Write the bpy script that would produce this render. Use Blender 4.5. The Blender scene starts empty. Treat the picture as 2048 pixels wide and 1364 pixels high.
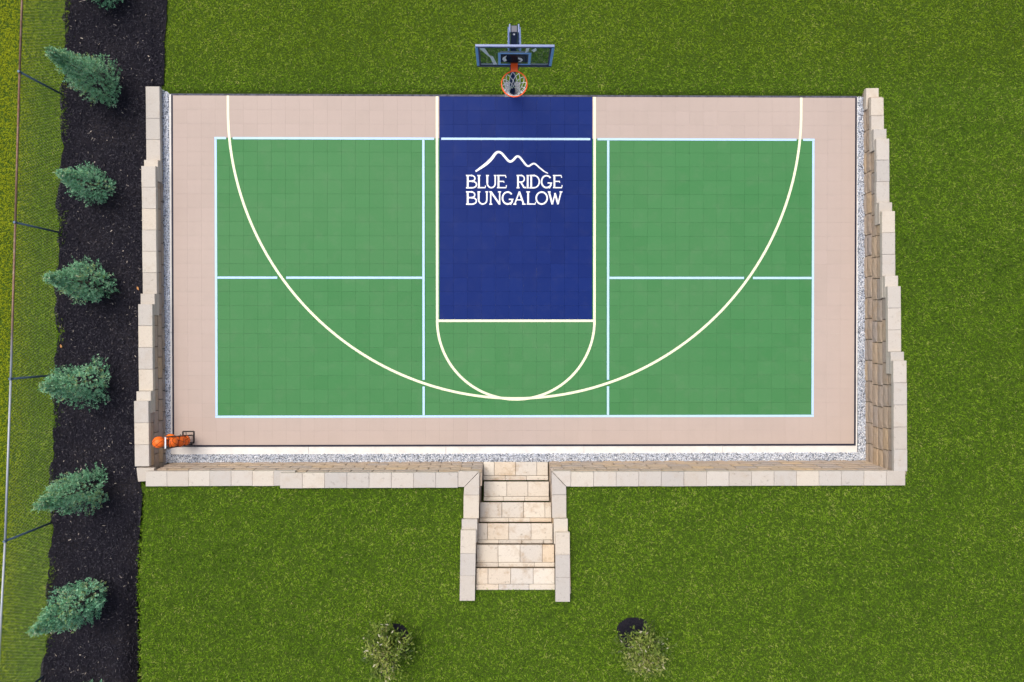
import bpy, math, random
import numpy as np
from mathutils import Vector, Matrix, Euler
random.seed(7); rng = np.random.default_rng(11)
R = math.radians
scene = bpy.context.scene
C = scene.collection

# ------------------------------------------------------------------ camera
CAM = Vector((-0.252, -1.426, 14.979)); CROT = Euler((R(-0.429), R(-0.632), R(-0.014)), 'XYZ')
cd = bpy.data.cameras.new('camera'); cam = bpy.data.objects.new('camera', cd); C.objects.link(cam)
cam.location = CAM; cam.rotation_euler = CROT
cd.sensor_width = 36; cd.lens = 24.0; cd.clip_start = 0.1; cd.clip_end = 600
scene.camera = cam
# ------------------------------------------------------------------ sky, sun, exposure
SUN_EL, SUN_AZ = R(64), R(-32)          # azimuth from +Y (top of picture), towards -X
w = bpy.data.worlds.new('World'); scene.world = w; w.use_nodes = True
nt = w.node_tree; sky = nt.nodes.new('ShaderNodeTexSky'); sky.sky_type = 'NISHITA'; sky.sun_disc = False
sky.sun_elevation = SUN_EL; sky.sun_rotation = SUN_AZ
sky.air_density = 1.0; sky.dust_density = 6.0; sky.ozone_density = 1.0; sky.altitude = 100
bg = nt.nodes['Background']; bg.inputs[1].default_value = 0.13
nt.links.new(sky.outputs[0], bg.inputs[0])
sd = bpy.data.lights.new('sun', 'SUN'); sun = bpy.data.objects.new('sun', sd); C.objects.link(sun)
sd.energy = 1.5; sd.angle = R(32); sd.color = (1, 0.95, 0.88)
sv = Vector((math.sin(SUN_AZ) * math.cos(SUN_EL), math.cos(SUN_AZ) * math.cos(SUN_EL), math.sin(SUN_EL)))
sun.rotation_euler = sv.to_track_quat('Z', 'Y').to_euler(); sun.location = sv * 30
scene.view_settings.view_transform = 'Standard'; scene.view_settings.look = 'None'
scene.view_settings.exposure = 0.42; scene.view_settings.gamma = 1; scene.view_settings.use_curve_mapping = False

# ------------------------------------------------------------------ helpers
F = 1365.33
MROT = CROT.to_matrix()
def at(px, py, z=0.0):
    """point of the place at height z that was surveyed at this pixel of the photograph"""
    d = MROT @ Vector(((px - 1024) / F, (682 - py) / F, -1.0))
    t = (z - CAM.z) / d.z
    return CAM + d * t
T = 0.3048
def uv(u, v): return ((u - 24.5) * T, (12.5 - v) * T)

def new_mesh(name, verts, faces, mats=(), mi=None, smooth=False):
    me = bpy.data.meshes.new(name); me.from_pydata([tuple(v) for v in verts], [], faces)
    for m in mats: me.materials.append(m)
    if mi is not None: me.polygons.foreach_set('material_index', mi)
    if smooth: me.polygons.foreach_set('use_smooth', [True] * len(me.polygons))
    me.update(); return me
def link(name, me, parent=None, loc=(0, 0, 0), rot=(0, 0, 0), scale=(1, 1, 1)):
    o = bpy.data.objects.new(name, me); C.objects.link(o)
    o.location = loc; o.rotation_euler = rot; o.scale = scale
    if parent: o.parent = parent
    return o
def tag(o, label=None, cat=None, group=None, kind=None):
    if label: o['label'] = label
    if cat: o['category'] = cat
    if group: o['group'] = group
    if kind: o['kind'] = kind
    return o
def empty(name, loc, rz=0, **k):
    o = bpy.data.objects.new(name, None); C.objects.link(o); o.location = loc; o.rotation_euler = (0, 0, rz); o.empty_display_size = .2
    return tag(o, **k)

class MB:
    """collects simple shapes into one mesh"""
    def __init__(s): s.v = []; s.f = []
    def add(s, v, f):
        n = len(s.v); s.v += [tuple(p) for p in v]; s.f += [tuple(i + n for i in q) for q in f]; return s
    def box(s, c, d, rot=None):
        hx, hy, hz = d[0] / 2, d[1] / 2, d[2] / 2
        v = [Vector((x * hx, y * hy, z * hz)) for x in (-1, 1) for y in (-1, 1) for z in (-1, 1)]
        if rot: m = Euler(rot).to_matrix(); v = [m @ p for p in v]
        v = [p + Vector(c) for p in v]
        return s.add(v, [(0, 1, 3, 2), (4, 6, 7, 5), (0, 4, 5, 1), (2, 3, 7, 6), (0, 2, 6, 4), (1, 5, 7, 3)])
    def bar(s, a, b, w, h=None):
        """rectangular bar between two points"""
        a, b = Vector(a), Vector(b); h = h or w; d = b - a; q = d.to_track_quat('Z', 'Y').to_matrix()
        v = []
        for p in (a, b):
            for x, y in ((-1, -1), (1, -1), (1, 1), (-1, 1)): v.append(p + q @ Vector((x * w / 2, y * h / 2, 0)))
        return s.add(v, [(3, 2, 1, 0), (4, 5, 6, 7), (0, 1, 5, 4), (1, 2, 6, 5), (2, 3, 7, 6), (3, 0, 4, 7)])
    def tube(s, pts, r, n=6, closed=False, cap=True):
        pts = [Vector(p) for p in pts]; m = len(pts); rs = r if isinstance(r, (list, tuple)) else [r] * m
        v = []; f = []
        for i, p in enumerate(pts):
            if closed: d = pts[(i + 1) % m] - pts[i - 1]
            else: d = pts[min(i + 1, m - 1)] - pts[max(i - 1, 0)]
            d.normalize(); up = Vector((0, 0, 1)) if abs(d.z) < .9 else Vector((1, 0, 0))
            x = d.cross(up).normalized(); y = x.cross(d)
            for k in range(n):
                a = 2 * math.pi * k / n; v.append(p + (x * math.cos(a) + y * math.sin(a)) * rs[i])
        for i in range(m if closed else m - 1):
            j = (i + 1) % m
            for k in range(n): f.append((i * n + k, i * n + (k + 1) % n, j * n + (k + 1) % n, j * n + k))
        if cap and not closed: f += [tuple(range(n))[::-1], tuple((m - 1) * n + k for k in range(n))]
        return s.add(v, f)
    def ribbon(s, pts, w, z):
        """flat painted stroke; pts 2-D, w width or list"""
        pts = [Vector((p[0], p[1])) for p in pts]; m = len(pts); ws = w if isinstance(w, (list, tuple)) else [w] * m
        v = []
        for i, p in enumerate(pts):
            a = pts[max(i - 1, 0)]; b = pts[min(i + 1, m - 1)]; d = (b - a).normalized(); nn = Vector((-d.y, d.x))
            if 0 < i < m - 1:
                d1 = (p - a).normalized(); k = max(.5, abs(Vector((-d1.y, d1.x)).dot(nn))); nn = nn / k
            v += [(*(p + nn * ws[i] / 2), z), (*(p - nn * ws[i] / 2), z)]
        return s.add(v, [(2 * i + 1, 2 * i + 3, 2 * i + 2, 2 * i) for i in range(m - 1)])
    def prism(s, poly, z0, z1):
        n = len(poly); v = [(p[0], p[1], z0) for p in poly] + [(p[0], p[1], z1) for p in poly]
        ar = sum(poly[i][0] * poly[(i + 1) % n][1] - poly[(i + 1) % n][0] * poly[i][1] for i in range(n))
        f = [tuple(range(n))[::-1], tuple(range(n, 2 * n))] + [(i, (i + 1) % n, n + (i + 1) % n, n + i) for i in range(n)]
        if ar < 0: f = [q[::-1] for q in f]
        return s.add(v, f)
    def mesh(s, name, mat, smooth=False): return new_mesh(name, s.v, s.f, [mat] if mat else [], smooth=smooth)
    def build(s, name, mat, parent=None, smooth=False, bevel=0, **k):
        o = link(name, s.mesh(name, mat, smooth), parent, **k)
        if bevel:
            b = o.modifiers.new('bevel', 'BEVEL'); b.width = bevel; b.segments = 2; b.limit_method = 'ANGLE'
        return o

# ------------------------------------------------------------------ materials
def base_mat(name, rough=.7, spec=.3):
    m = bpy.data.materials.new(name); m.use_nodes = True; nt = m.node_tree
    b = nt.nodes['Principled BSDF']; b.inputs['Roughness'].default_value = rough; b.inputs['Specular IOR Level'].default_value = spec
    return m, nt, b
def N(nt, t, **k):
    n = nt.nodes.new(t)
    for a, v in k.items(): setattr(n, a, v)
    return n
def ramp(nt, fac, stops, interp='LINEAR'):
    r = N(nt, 'ShaderNodeValToRGB'); r.color_ramp.interpolation = interp; e = r.color_ramp.elements
    while len(e) < len(stops): e.new(.5)
    for i, (p, c) in enumerate(stops): e[i].position = p; e[i].color = (*c, 1)
    nt.links.new(fac, r.inputs[0]); return r.outputs[0]
def noise(nt, scale, detail=3, rough=.55, coord='Position', loc=None):
    if coord == 'Position': src = N(nt, 'ShaderNodeNewGeometry').outputs['Position']
    else: src = N(nt, 'ShaderNodeTexCoord').outputs['Object']
    n = N(nt, 'ShaderNodeTexNoise'); n.inputs['Scale'].default_value = scale; n.inputs['Detail'].default_value = detail; n.inputs['Roughness'].default_value = rough
    if isinstance(scale, (int, float)): nt.links.new(src, n.inputs['Vector'])
    return n.outputs[0]
def mix(nt, fac, a, b, mode='MIX'):
    m = N(nt, 'ShaderNodeMix', data_type='RGBA', blend_type=mode)
    for i, x in ((0, fac), (6, a), (7, b)):
        if isinstance(x, (int, float)): m.inputs[i].default_value = x
        elif isinstance(x, tuple): m.inputs[i].default_value = (*x, 1)
        else: nt.links.new(x, m.inputs[i])
    return m.outputs[2]
def bump(nt, b, h, strength=.3, dist=.01):
    n = N(nt, 'ShaderNodeBump'); n.inputs['Strength'].default_value = strength; n.inputs['Distance'].default_value = dist
    nt.links.new(h, n.inputs['Height']); nt.links.new(n.outputs[0], b.inputs['Normal'])
def plain(name, col, rough=.6, spec=.3, metal=0, var=.12, scale=30):
    m, nt, b = base_mat(name, rough, spec); b.inputs['Metallic'].default_value = metal
    n = noise(nt, scale, 3, coord='Object')
    lo = tuple(c * (1 - var) for c in col); hi = tuple(min(1, c * (1 + var)) for c in col)
    nt.links.new(ramp(nt, n, [(.3, lo), (.7, hi)]), b.inputs['Base Color']); return m
def attr(nt, name):
    a = N(nt, 'ShaderNodeAttribute'); a.attribute_name = name; return a.outputs['Fac']
def objrand(nt): return N(nt, 'ShaderNodeObjectInfo').outputs['Random']

def tile_mat(name, col, col2, dust, col3):
    m, nt, b = base_mat(name, .55, .10)
    pos = N(nt, 'ShaderNodeNewGeometry').outputs['Position']
    sc = N(nt, 'ShaderNodeVectorMath', operation='MULTIPLY_ADD'); nt.links.new(pos, sc.inputs[0]); sc.inputs[1].default_value = (1 / T, 1 / T, 0); sc.inputs[2].default_value = (60.5, 60.5, .5)
    fl = N(nt, 'ShaderNodeVectorMath', operation='FLOOR'); nt.links.new(sc.outputs[0], fl.inputs[0])
    wn = N(nt, 'ShaderNodeTexWhiteNoise', noise_dimensions='3D'); nt.links.new(fl.outputs[0], wn.inputs['Vector'])
    c = mix(nt, wn.outputs['Value'], col, col2)
    big = noise(nt, .38, 5); c = mix(nt, ramp(nt, big, [(.36, (0, 0, 0)), (.68, (.7, .7, .7))]), c, col3)
    # open lattice of the sports tile: fine ribs, 16 to a tile
    fr = N(nt, 'ShaderNodeVectorMath', operation='SCALE'); nt.links.new(sc.outputs[0], fr.inputs[0]); fr.inputs[3].default_value = 12
    f2 = N(nt, 'ShaderNodeVectorMath', operation='FRACTION'); nt.links.new(fr.outputs[0], f2.inputs[0])
    sp = N(nt, 'ShaderNodeSeparateXYZ'); nt.links.new(f2.outputs[0], sp.inputs[0])
    mx = N(nt, 'ShaderNodeMath', operation='MINIMUM'); nt.links.new(sp.outputs[0], mx.inputs[0]); nt.links.new(sp.outputs[1], mx.inputs[1])
    hole = N(nt, 'ShaderNodeMath', operation='LESS_THAN'); nt.links.new(mx.outputs[0], hole.inputs[0]); hole.inputs[1].default_value = .22
    sc2 = N(nt, 'ShaderNodeMath', operation='MULTIPLY'); nt.links.new(hole.outputs[0], sc2.inputs[0]); sc2.inputs[1].default_value = .22
    c = mix(nt, sc2.outputs[0], c, tuple(x * .45 for x in col))
    dirt = noise(nt, 3.2, 6, .7); c = mix(nt, ramp(nt, dirt, [(.5, (0, 0, 0)), (.8, (dust, dust, dust))]), c, (.30, .27, .23))
    nt.links.new(c, b.inputs['Base Color'])
    return m
M_green = tile_mat('court_green', (.050, .196, .064), (.060, .214, .074), .08, (.072, .212, .080))
M_blue = tile_mat('court_blue', (.0018, .0145, .118), (.0032, .0185, .138), .03, (.0036, .0210, .140))
M_tan = tile_mat('court_tan', (.425, .347, .302), (.445, .362, .318), .14, (.47, .385, .335))

def paint(name, col):
    m, nt, b = base_mat(name, .55, .3)
    n = noise(nt, 9, 6, .7); c = mix(nt, ramp(nt, n, [(.45, (0, 0, 0)), (.85, (.35, .35, .35))]), col, tuple(x * .72 for x in col))
    nt.links.new(c, b.inputs['Base Color']); return m
M_yellow = paint('line_cream', (.80, .80, .56))
M_white = paint('line_pale_blue', (.44, .63, .88))
M_logo = paint('logo_white', (.86, .86, .85))
M_trim = plain('edge_rubber', (.012, .012, .028), .6); M_trim2 = plain('edge_rubber_dusty', (.075, .075, .10), .8, var=.5, scale=14)

def stone(name, stops, stain=.35, bs=.5, spots=.35, s0=.60):
    m, nt, b = base_mat(name, .88, .2)
    c = ramp(nt, objrand(nt), stops)
    n1 = noise(nt, 60, 4, .7); c = mix(nt, .55, c, mix(nt, ramp(nt, n1, [(.25, (.55, .55, .55)), (.75, (1, 1, 1))]), (0, 0, 0), (1, 1, 1)), 'MULTIPLY') if False else mix(nt, .4, c, ramp(nt, n1, [(.3, (.62, .60, .58)), (.7, (1, 1, 1))]), 'MULTIPLY')
    n2 = noise(nt, 4.5, 5, .65); c = mix(nt, ramp(nt, n2, [(.52, (0, 0, 0)), (.75, (stain, stain, stain))]), c, (.33, .21, .10))
    n3 = noise(nt, 14, 4, .7); c = mix(nt, ramp(nt, n3, [(s0, (0, 0, 0)), (s0 + .11, (spots, spots, spots))]), c, (.12, .09, .06))
    nt.links.new(c, b.inputs['Base Color'])
    bump(nt, b, noise(nt, 45, 5, .7), bs, .012); return m
M_block = stone('wall_block', [(0, (.42, .345, .275)), (.35, (.49, .39, .29)), (.65, (.40, .35, .31)), (1, (.54, .41, .27))], .40, .7)
M_cap = stone('cap_stone', [(0, (.48, .44, .385)), (.3, (.55, .51, .45)), (.6, (.46, .435, .40)), (.8, (.57, .53, .46)), (1, (.58, .52, .43))], .22, .3)
M_step = stone2 = stone('step_stone', [(0, (.60, .54, .45)), (.35, (.68, .62, .52)), (.7, (.56, .52, .46)), (1, (.66, .55, .41))], .65, .4, .5, .59)
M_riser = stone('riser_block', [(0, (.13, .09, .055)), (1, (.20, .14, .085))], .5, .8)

m, nt, b = base_mat('concrete', .85, .2); M_conc = m
c = ramp(nt, noise(nt, 3, 6, .7), [(.3, (.60, .59, .56)), (.7, (.74, .73, .70))]); c = mix(nt, .3, c, ramp(nt, noise(nt, 80, 3), [(.3, (.7, .7, .7)), (.7, (1, 1, 1))]), 'MULTIPLY')
nt.links.new(c, b.inputs['Base Color']); bump(nt, b, noise(nt, 60, 4), .2, .005)

m, nt, b = base_mat('gravel_stone', .8, .25); M_gravel = m
nt.links.new(ramp(nt, attr(nt, 'tint'), [(0, (.035, .042, .06)), (.25, (.17, .20, .26)), (.6, (.47, .53, .63)), (1, (.86, .87, .88))]), b.inputs['Base Color'])
M_gravelbase = plain('gravel_base', (.20, .22, .26), .9, var=.5, scale=60)

m, nt, b = base_mat('lawn_soil', .95, .1); M_soil = m
c = ramp(nt, noise(nt, 26, 5, .7), [(.3, (.026, .050, .006)), (.7, (.070, .12, .012))]); nt.links.new(c, b.inputs['Base Color']); bump(nt, b, noise(nt, 40, 4), .8, .03)

m, nt, b = base_mat('grass_blade', .7, .10); M_grass = m
col = ramp(nt, attr(nt, 'tint'), [(0, (.019, .046, .003)), (.25, (.066, .148, .006)), (.55, (.135, .265, .010)), (.85, (.235, .365, .030)), (1, (.36, .35, .13))])
yl = mix(nt, attr(nt, 'dry'), col, (.36, .40, .010))
nt.links.new(yl, b.inputs['Base Color'])
tr = N(nt, 'ShaderNodeBsdfTranslucent'); nt.links.new(yl, tr.inputs[0]); ms = N(nt, 'ShaderNodeMixShader'); ms.inputs[0].default_value = .25
nt.links.new(b.outputs[0], ms.inputs[1]); nt.links.new(tr.outputs[0], ms.inputs[2]); nt.links.new(ms.outputs[0], nt.nodes['Material Output'].inputs[0])

m, nt, b = base_mat('mulch', .95, .12); M_mulch = m
c = ramp(nt, noise(nt, 38, 6, .75), [(.3, (.006, .006, .010)), (.55, (.015, .014, .021)), (.75, (.030, .028, .037))])
c = mix(nt, ramp(nt, noise(nt, 1.2, 5, .6), [(.46, (0, 0, 0)), (.70, (.55, .55, .55))]), c, (.036, .031, .032))
nt.links.new(c, b.inputs['Base Color']); bump(nt, b, noise(nt, 50, 5, .7), 1.0, .03)
m, nt, b = base_mat('mulch_chip', .9, .15); M_chip = m
nt.links.new(ramp(nt, attr(nt, 'tint'), [(0, (.008, .008, .012)), (.6, (.019, .018, .026)), (.95, (.046, .044, .055)), (.992, (.11, .10, .10)), (1, (.45, .40, .34))]), b.inputs['Base Color'])

def leafmat(name, stops):
    m, nt, b = base_mat(name, .6, .25); c = ramp(nt, attr(nt, 'tint'), stops); c = mix(nt, objrand(nt), mix(nt, .15, c, (.20, .26, .09)), c); nt.links.new(c, b.inputs['Base Color'])
    tr = N(nt, 'ShaderNodeBsdfTranslucent'); nt.links.new(c, tr.inputs[0]); ms = N(nt, 'ShaderNodeMixShader'); ms.inputs[0].default_value = .18
    nt.links.new(b.outputs[0], ms.inputs[1]); nt.links.new(tr.outputs[0], ms.inputs[2]); nt.links.new(ms.outputs[0], nt.nodes['Material Output'].inputs[0]); return m
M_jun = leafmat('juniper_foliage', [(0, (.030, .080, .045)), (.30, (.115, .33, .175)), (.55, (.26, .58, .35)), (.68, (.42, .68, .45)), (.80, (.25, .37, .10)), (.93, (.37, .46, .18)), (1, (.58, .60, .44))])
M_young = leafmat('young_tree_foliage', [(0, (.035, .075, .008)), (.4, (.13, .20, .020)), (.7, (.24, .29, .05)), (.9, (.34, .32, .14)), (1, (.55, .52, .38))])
M_bark = plain('bark', (.10, .075, .055), .9, var=.4, scale=40)
M_navy = plain('navy_steel', (.012, .022, .060), .35, .5)
M_navy2 = plain('slate_blue_steel', (.13, .18, .36), .35, .5)
M_sky = plain('blue_steel', (.20, .44, .85), .35, .5, var=.06)
M_orange = plain('rim_orange', (.95, .11, .012), .4, .4, var=.05)
M_net = plain('net_cord', (.85, .85, .86), .8)
M_bolt = plain('bolt_zinc', (.75, .76, .80), .3, .5)
M_black = plain('black_steel', (.010, .010, .012), .4, .4)
M_seam = plain('ball_seam', (.012, .008, .008), .7)
M_mark = plain('white_mark', (.80, .82, .88), .5)
m, nt, b = base_mat('ball_rubber', .5, .35); M_ball = m
v = N(nt, 'ShaderNodeTexVoronoi'); v.inputs['Scale'].default_value = 170; tc = N(nt, 'ShaderNodeTexCoord'); nt.links.new(tc.outputs['Object'], v.inputs['Vector'])
nt.links.new(mix(nt, objrand(nt), (.88, .13, .010), (.95, .18, .015)), b.inputs['Base Color']); bump(nt, b, v.outputs[0], .3, .002)
m, nt, b = base_mat('board_glass', .03, .5); M_glass = m
tp = N(nt, 'ShaderNodeBsdfTransparent'); tp.inputs[0].default_value = (.60, .70, .74, 1); ms = N(nt, 'ShaderNodeMixShader'); ms.inputs[0].default_value = .10
b.inputs['Base Color'].default_value = (.08, .10, .13, 1)
nt.links.new(tp.outputs[0], ms.inputs[1]); nt.links.new(b.outputs[0], ms.inputs[2]); nt.links.new(ms.outputs[0], nt.nodes['Material Output'].inputs[0])
m, nt, b = base_mat('fence_rail', .6, .4); M_rail = m; b.inputs['Metallic'].default_value = .3
sp = N(nt, 'ShaderNodeSeparateXYZ'); nt.links.new(N(nt, 'ShaderNodeNewGeometry').outputs['Position'], sp.inputs[0])
mr = N(nt, 'ShaderNodeMapRange'); nt.links.new(sp.outputs[1], mr.inputs[0]); mr.inputs[1].default_value = -2.0; mr.inputs[2].default_value = -1.2
rust = ramp(nt, noise(nt, 7, 5, .7), [(.35, (.17, .085, .05)), (.6, (.26, .17, .125)), (.8, (.36, .31, .27))])
nt.links.new(mix(nt, mr.outputs[0], (.40, .43, .47), rust), b.inputs['Base Color'])
M_post = plain('fence_post', (.09, .14, .22), .5, .4, metal=.3)
M_wire = plain('fence_wire', (.40, .42, .38), .6, .3, metal=.3)
M_leaf = plain('fallen_leaf', (.45, .22, .08), .8)

# ------------------------------------------------------------------ terrain
def ypx(py, px, z): return at(px, py, z).y
_l = [(245, .0), (460, .15), (695, .32), (865, .49), (1000, .60), (1364, .66)]
LY = np.array([ypx(p, 300, z) for p, z in _l][::-1]); LZ = np.array([z for p, z in _l][::-1])
_r = [(170, .0), (226, .20), (340, .37), (487, .55), (638, .73), (830, .93), (1000, .97)]
RY = np.array([ypx(p, 1800, z) for p, z in _r][::-1]); RZ = np.array([z for p, z in _r][::-1])
XE = at(279, 1150, .95).x                      # lawn edge above the planting bed, south-west
XCO = at(306, 950, .7).x; _wa, _wb = at(331.8, 926, 0), at(323.6, 172, 0)
def XWL(y): return _wa.x + (_wb.x - _wa.x) * (y - _wa.y) / (_wb.y - _wa.y) - .17
XWR = at(1765, 500, .5).x; YWB = at(1000, 958, .9).y; YN = at(1000, 184, 0).y
def terrain(x, y):
    x = np.asarray(x, float); y = np.asarray(y, float)
    zl = np.interp(y, LY, LZ); zr = np.interp(y, RY, RZ)
    zs = .97 + np.clip((YWB - .3 - y) / 2.2, 0, 1) * .09
    zs = zs - .17 * np.clip((at(610, 960, .9).x - x) / .45, 0, 1) * np.clip((y - (YWB - 1.8)) / 1.5, 0, 1)
    # bank between the lawn in the south and the planting bed
    k = np.clip((x - (XE - .16)) / .16, 0, 1); south = y < np.where(x < XCO, YWB - .22, YWB)
    z = np.where(south, zl + (zs - zl) * k, np.where(x < XWL(y), zl, np.where(x > XWR, zr, np.where(y > YN, -.03 + 0 * x, -.14))))
    z = z - np.where(south, .30 * np.exp(-((x - (XE - .22)) / .20) ** 2) * np.clip((YWB - .5 - y) / 3.5, 0, 1), 0)
    # right-hand side and south blend
    z = np.where(south & (x > XWR), np.maximum(zs, zr) * 0 + zs * np.clip((YWB - y) / .6, 0, 1) + zr * (1 - np.clip((YWB - y) / .6, 0, 1)), z)
    stair = (np.abs(x - at(1030, 1060, .6).x) < .92) & (y > at(1030, 1172, 1.0).y) & south
    z = np.where(stair, np.minimum(z, -.30 + np.clip((YWB + .3 - y) / 2.5, 0, 1) * .75), z)
    return z
gx = np.r_[-150, -80, -45, -28, -20, np.arange(-17, 17.01, .11), 20, 28, 45, 80, 150]
gy = np.r_[-150, -80, -45, -28, -20, np.arange(-14, 13.01, .11), 17, 28, 45, 80, 150]
X, Y = np.meshgrid(gx, gy); Z = terrain(X, Y)
nx, ny = len(gx), len(gy); idx = np.arange(nx * ny).reshape(ny, nx)
faces = np.stack([idx[:-1, :-1], idx[:-1, 1:], idx[1:, 1:], idx[1:, :-1]], -1).reshape(-1, 4)
me = new_mesh('lawn', np.c_[X.ravel(), Y.ravel(), Z.ravel()], faces.tolist(), [M_soil], smooth=True)
tag(link('lawn', me), 'green lawn ground sloping around the sunken court', kind='structure')

# planting bed along the fence -------------------------------------------------
def wob(y, s): return .035 * np.sin(y * 3.1 + s) + .025 * np.sin(y * 7.7 + 2 * s) + .015 * np.sin(y * 17 + s)
_w = [(-260, 141), (0, 135), (190, 125), (460, 117), (750, 111), (1040, 104), (1180, 98), (1364, 86), (1600, 66)]
WP = [at(x, p, float(np.interp(ypx(p, 100, .3), LY, LZ))) for p, x in _w][::-1]
WY = np.array([p.y for p in WP]); WX = np.array([p.x for p in WP])
def west_edge(y): return np.interp(y, WY, WX) + wob(np.asarray(y), 0)
NEX = [at(334, 0, 0), at(327, 176, 0)]
def east_edge(y):
    y = np.asarray(y, float)
    n = np.interp(y, [NEX[1].y, NEX[0].y], [NEX[1].x, NEX[0].x]) + .3 * wob(y, 2)
    return np.where(y > NEX[1].y, n, np.where(y < YWB - .22, XE + .012 * np.sin(y * 2.3), XWL(y) - .06))
ys = np.arange(-13.8, 12.8, .08); nc = 48; V = []
for y in ys:
    a, bb = float(west_edge(y)), float(east_edge(y))
    xx = np.linspace(a, bb, nc); V += list(zip(xx, [y] * nc, terrain(xx, np.full(nc, y)) + .035 + rng.normal(0, .008, nc)))
idx = np.arange(len(V)).reshape(len(ys), nc)
faces = np.stack([idx[:-1, :-1], idx[:-1, 1:], idx[1:, 1:], idx[1:, :-1]], -1).reshape(-1, 4).tolist()
tag(link('mulch_bed', new_mesh('mulch_bed', V, faces, [M_mulch], smooth=True)), 'dark mulch planting bed between fence and court wall', kind='structure')

def set_attr(me, name, vals):
    a = me.attributes.new(name, 'FLOAT', 'POINT'); a.data.foreach_set('value', np.asarray(vals, np.float32))
def raw_mesh(name, V, Fc, mat, **attrs):
    me = bpy.data.meshes.new(name); n = len(V); k = Fc.shape[1]
    me.vertices.add(n); me.vertices.foreach_set('co', V.astype(np.float32).ravel())
    me.loops.add(Fc.size); me.loops.foreach_set('vertex_index', Fc.astype(np.int32).ravel())
    me.polygons.add(len(Fc)); me.polygons.foreach_set('loop_start', np.arange(0, Fc.size, k, dtype=np.int32))
    try: me.polygons.foreach_set('loop_total', np.full(len(Fc), k, np.int32))
    except Exception: pass
    me.materials.append(mat); me.update(calc_edges=True)
    for a, v in attrs.items(): set_attr(me, a, v)
    return me
# chips of bark lying on the bed
n = 52000
cy = rng.uniform(-12, 11, n); a, bb = west_edge(cy), east_edge(cy); cx = a + (bb - a) * rng.uniform(.01, .985, n)
cz = terrain(cx, cy) + .045 + rng.uniform(0, .012, n)
ang = rng.uniform(0, 6.283, n); L = rng.uniform(.008, .030, n); W_ = rng.uniform(.003, .009, n); tl = rng.normal(0, .35, n)
dx, dy = np.cos(ang), np.sin(ang)
P0 = np.c_[cx, cy, cz]; D = np.c_[dx * L, dy * L, tl * L]; Wv = np.c_[-dy * W_, dx * W_, rng.normal(0, .3, n) * W_]
V = np.stack([P0 - D - Wv, P0 + D - Wv, P0 + D + Wv, P0 - D + Wv], 1).reshape(-1, 3)
tag(link('mulch_chips', raw_mesh('mulch_chips', V, np.arange(4 * n).reshape(-1, 4), M_chip, tint=np.repeat(rng.uniform(0, 1, n), 4))),
    'loose dark bark chips scattered over the planting bed', kind='stuff')

# ------------------------------------------------------------------ court
court = empty('sports_court', (0, 0, 0), label='green blue and tan tiled sports court with painted lines', kind='structure')
def tile_geo(x, y, h=T / 2 - .0007, ch=.0014, t=.016):
    v = []
    for r, z in ((h, -t), (h, -ch), (h - ch, 0)):
        for sx, sy in ((-1, -1), (1, -1), (1, 1), (-1, 1)): v.append((x + sx * r, y + sy * r, z))
    f = [(8, 9, 10, 11)]
    for k in (0, 4):
        for i in range(4): f.append((k + i, k + (i + 1) % 4, k + 4 + (i + 1) % 4, k + 4 + i))
    return v, f
def colour(i, j):
    if 19 <= i < 30 and j < 16: return 1
    if 3 <= i < 46 and 3 <= j < 23: return 0
    return 2
TM = [M_green, M_blue, M_tan]
tv, tf = tile_geo(0, 0); tmesh = [new_mesh('tile', tv, tf, [mm]) for mm in TM]; SMALL = dict(h=T / 2 - .0003, ch=.0008)
rest = MB(); rmi = []
for j in range(25):
    for i in range(49):
        x, y = uv(i + .5, j + .5); c = colour(i, j)
        if c == 1 or (19 <= i < 30 and 16 <= j < 23) or (i in (18, 30) and 3 <= j < 23): link('tile', tmesh[c], court, (x, y, 0))
        else:
            v, f = tile_geo(x, y, **(SMALL if c == 2 else {})); rest.add(v, f); rmi += [c] * len(f)
tag(link('tile_field', new_mesh('tile_field', rest.v, rest.f, TM, rmi), court), kind='stuff')
# painted lines
LW = .158 * T
lz = [.0025]
def line(pts, w, mat, name='court_line'):
    lz[0] += .00012; MB().ribbon(pts, w, lz[0]).build(name, mat, court)
def seg(u0, v0, u1, v1, mat=M_white, w=LW): line([uv(u0, v0), uv(u1, v1)], w, mat)
UA, UB, VA, VB = 3.03, 45.97, 3.03, 22.97; h = .0925
K1, K2 = 17.86, 31.14
C3 = (24.5, 1.10); R3 = 20.58; CK = (24.5, 16.09); RK = 5.66; KL, KR = 24.5 - RK, 24.5 + RK
def arc_v(u): return C3[1] + math.sqrt(R3 ** 2 - (u - C3[0]) ** 2)
def arc_u(v): return math.sqrt(R3 ** 2 - (v - C3[1]) ** 2)
g = .24
u3 = arc_u(VA)
for a0, a1 in ((UA - h, 24.5 - u3 - g), (24.5 - u3 + g, KL - .21), (KL + .21 + .1, KR - .31), (KR + .21, 24.5 + u3 - g), (24.5 + u3 + g, UB + h)): seg(a0, VA, a1, VA)
seg(UA - h, VB, UB + h, VB)
for u in (UA, UB): seg(u, VA + h, u, VB - h)
um = arc_u(13)
for a0, a1 in ((UA + h, 24.5 - um - .32), (24.5 - um + .32, K1 - h), (K2 + h, 24.5 + um - .32), (24.5 + um + .32, UB - h)): seg(a0, 13, a1, 13)
for u in (K1, K2):
    va = arc_v(u); seg(u, VA + h, u, va - .24); seg(u, va + .24, u, VB - h)
seg(KL, 0, KL, CK[1], M_yellow, LW * 1.12); seg(KR, 0, KR, CK[1], M_yellow, LW * 1.12); seg(KL + h, CK[1], KR - h, CK[1], M_yellow, LW * 1.12)
line([uv(CK[0] + RK * math.cos(t), CK[1] + RK * math.sin(t)) for t in np.linspace(0, math.pi, 73)], LW * 1.12, M_yellow)
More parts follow.
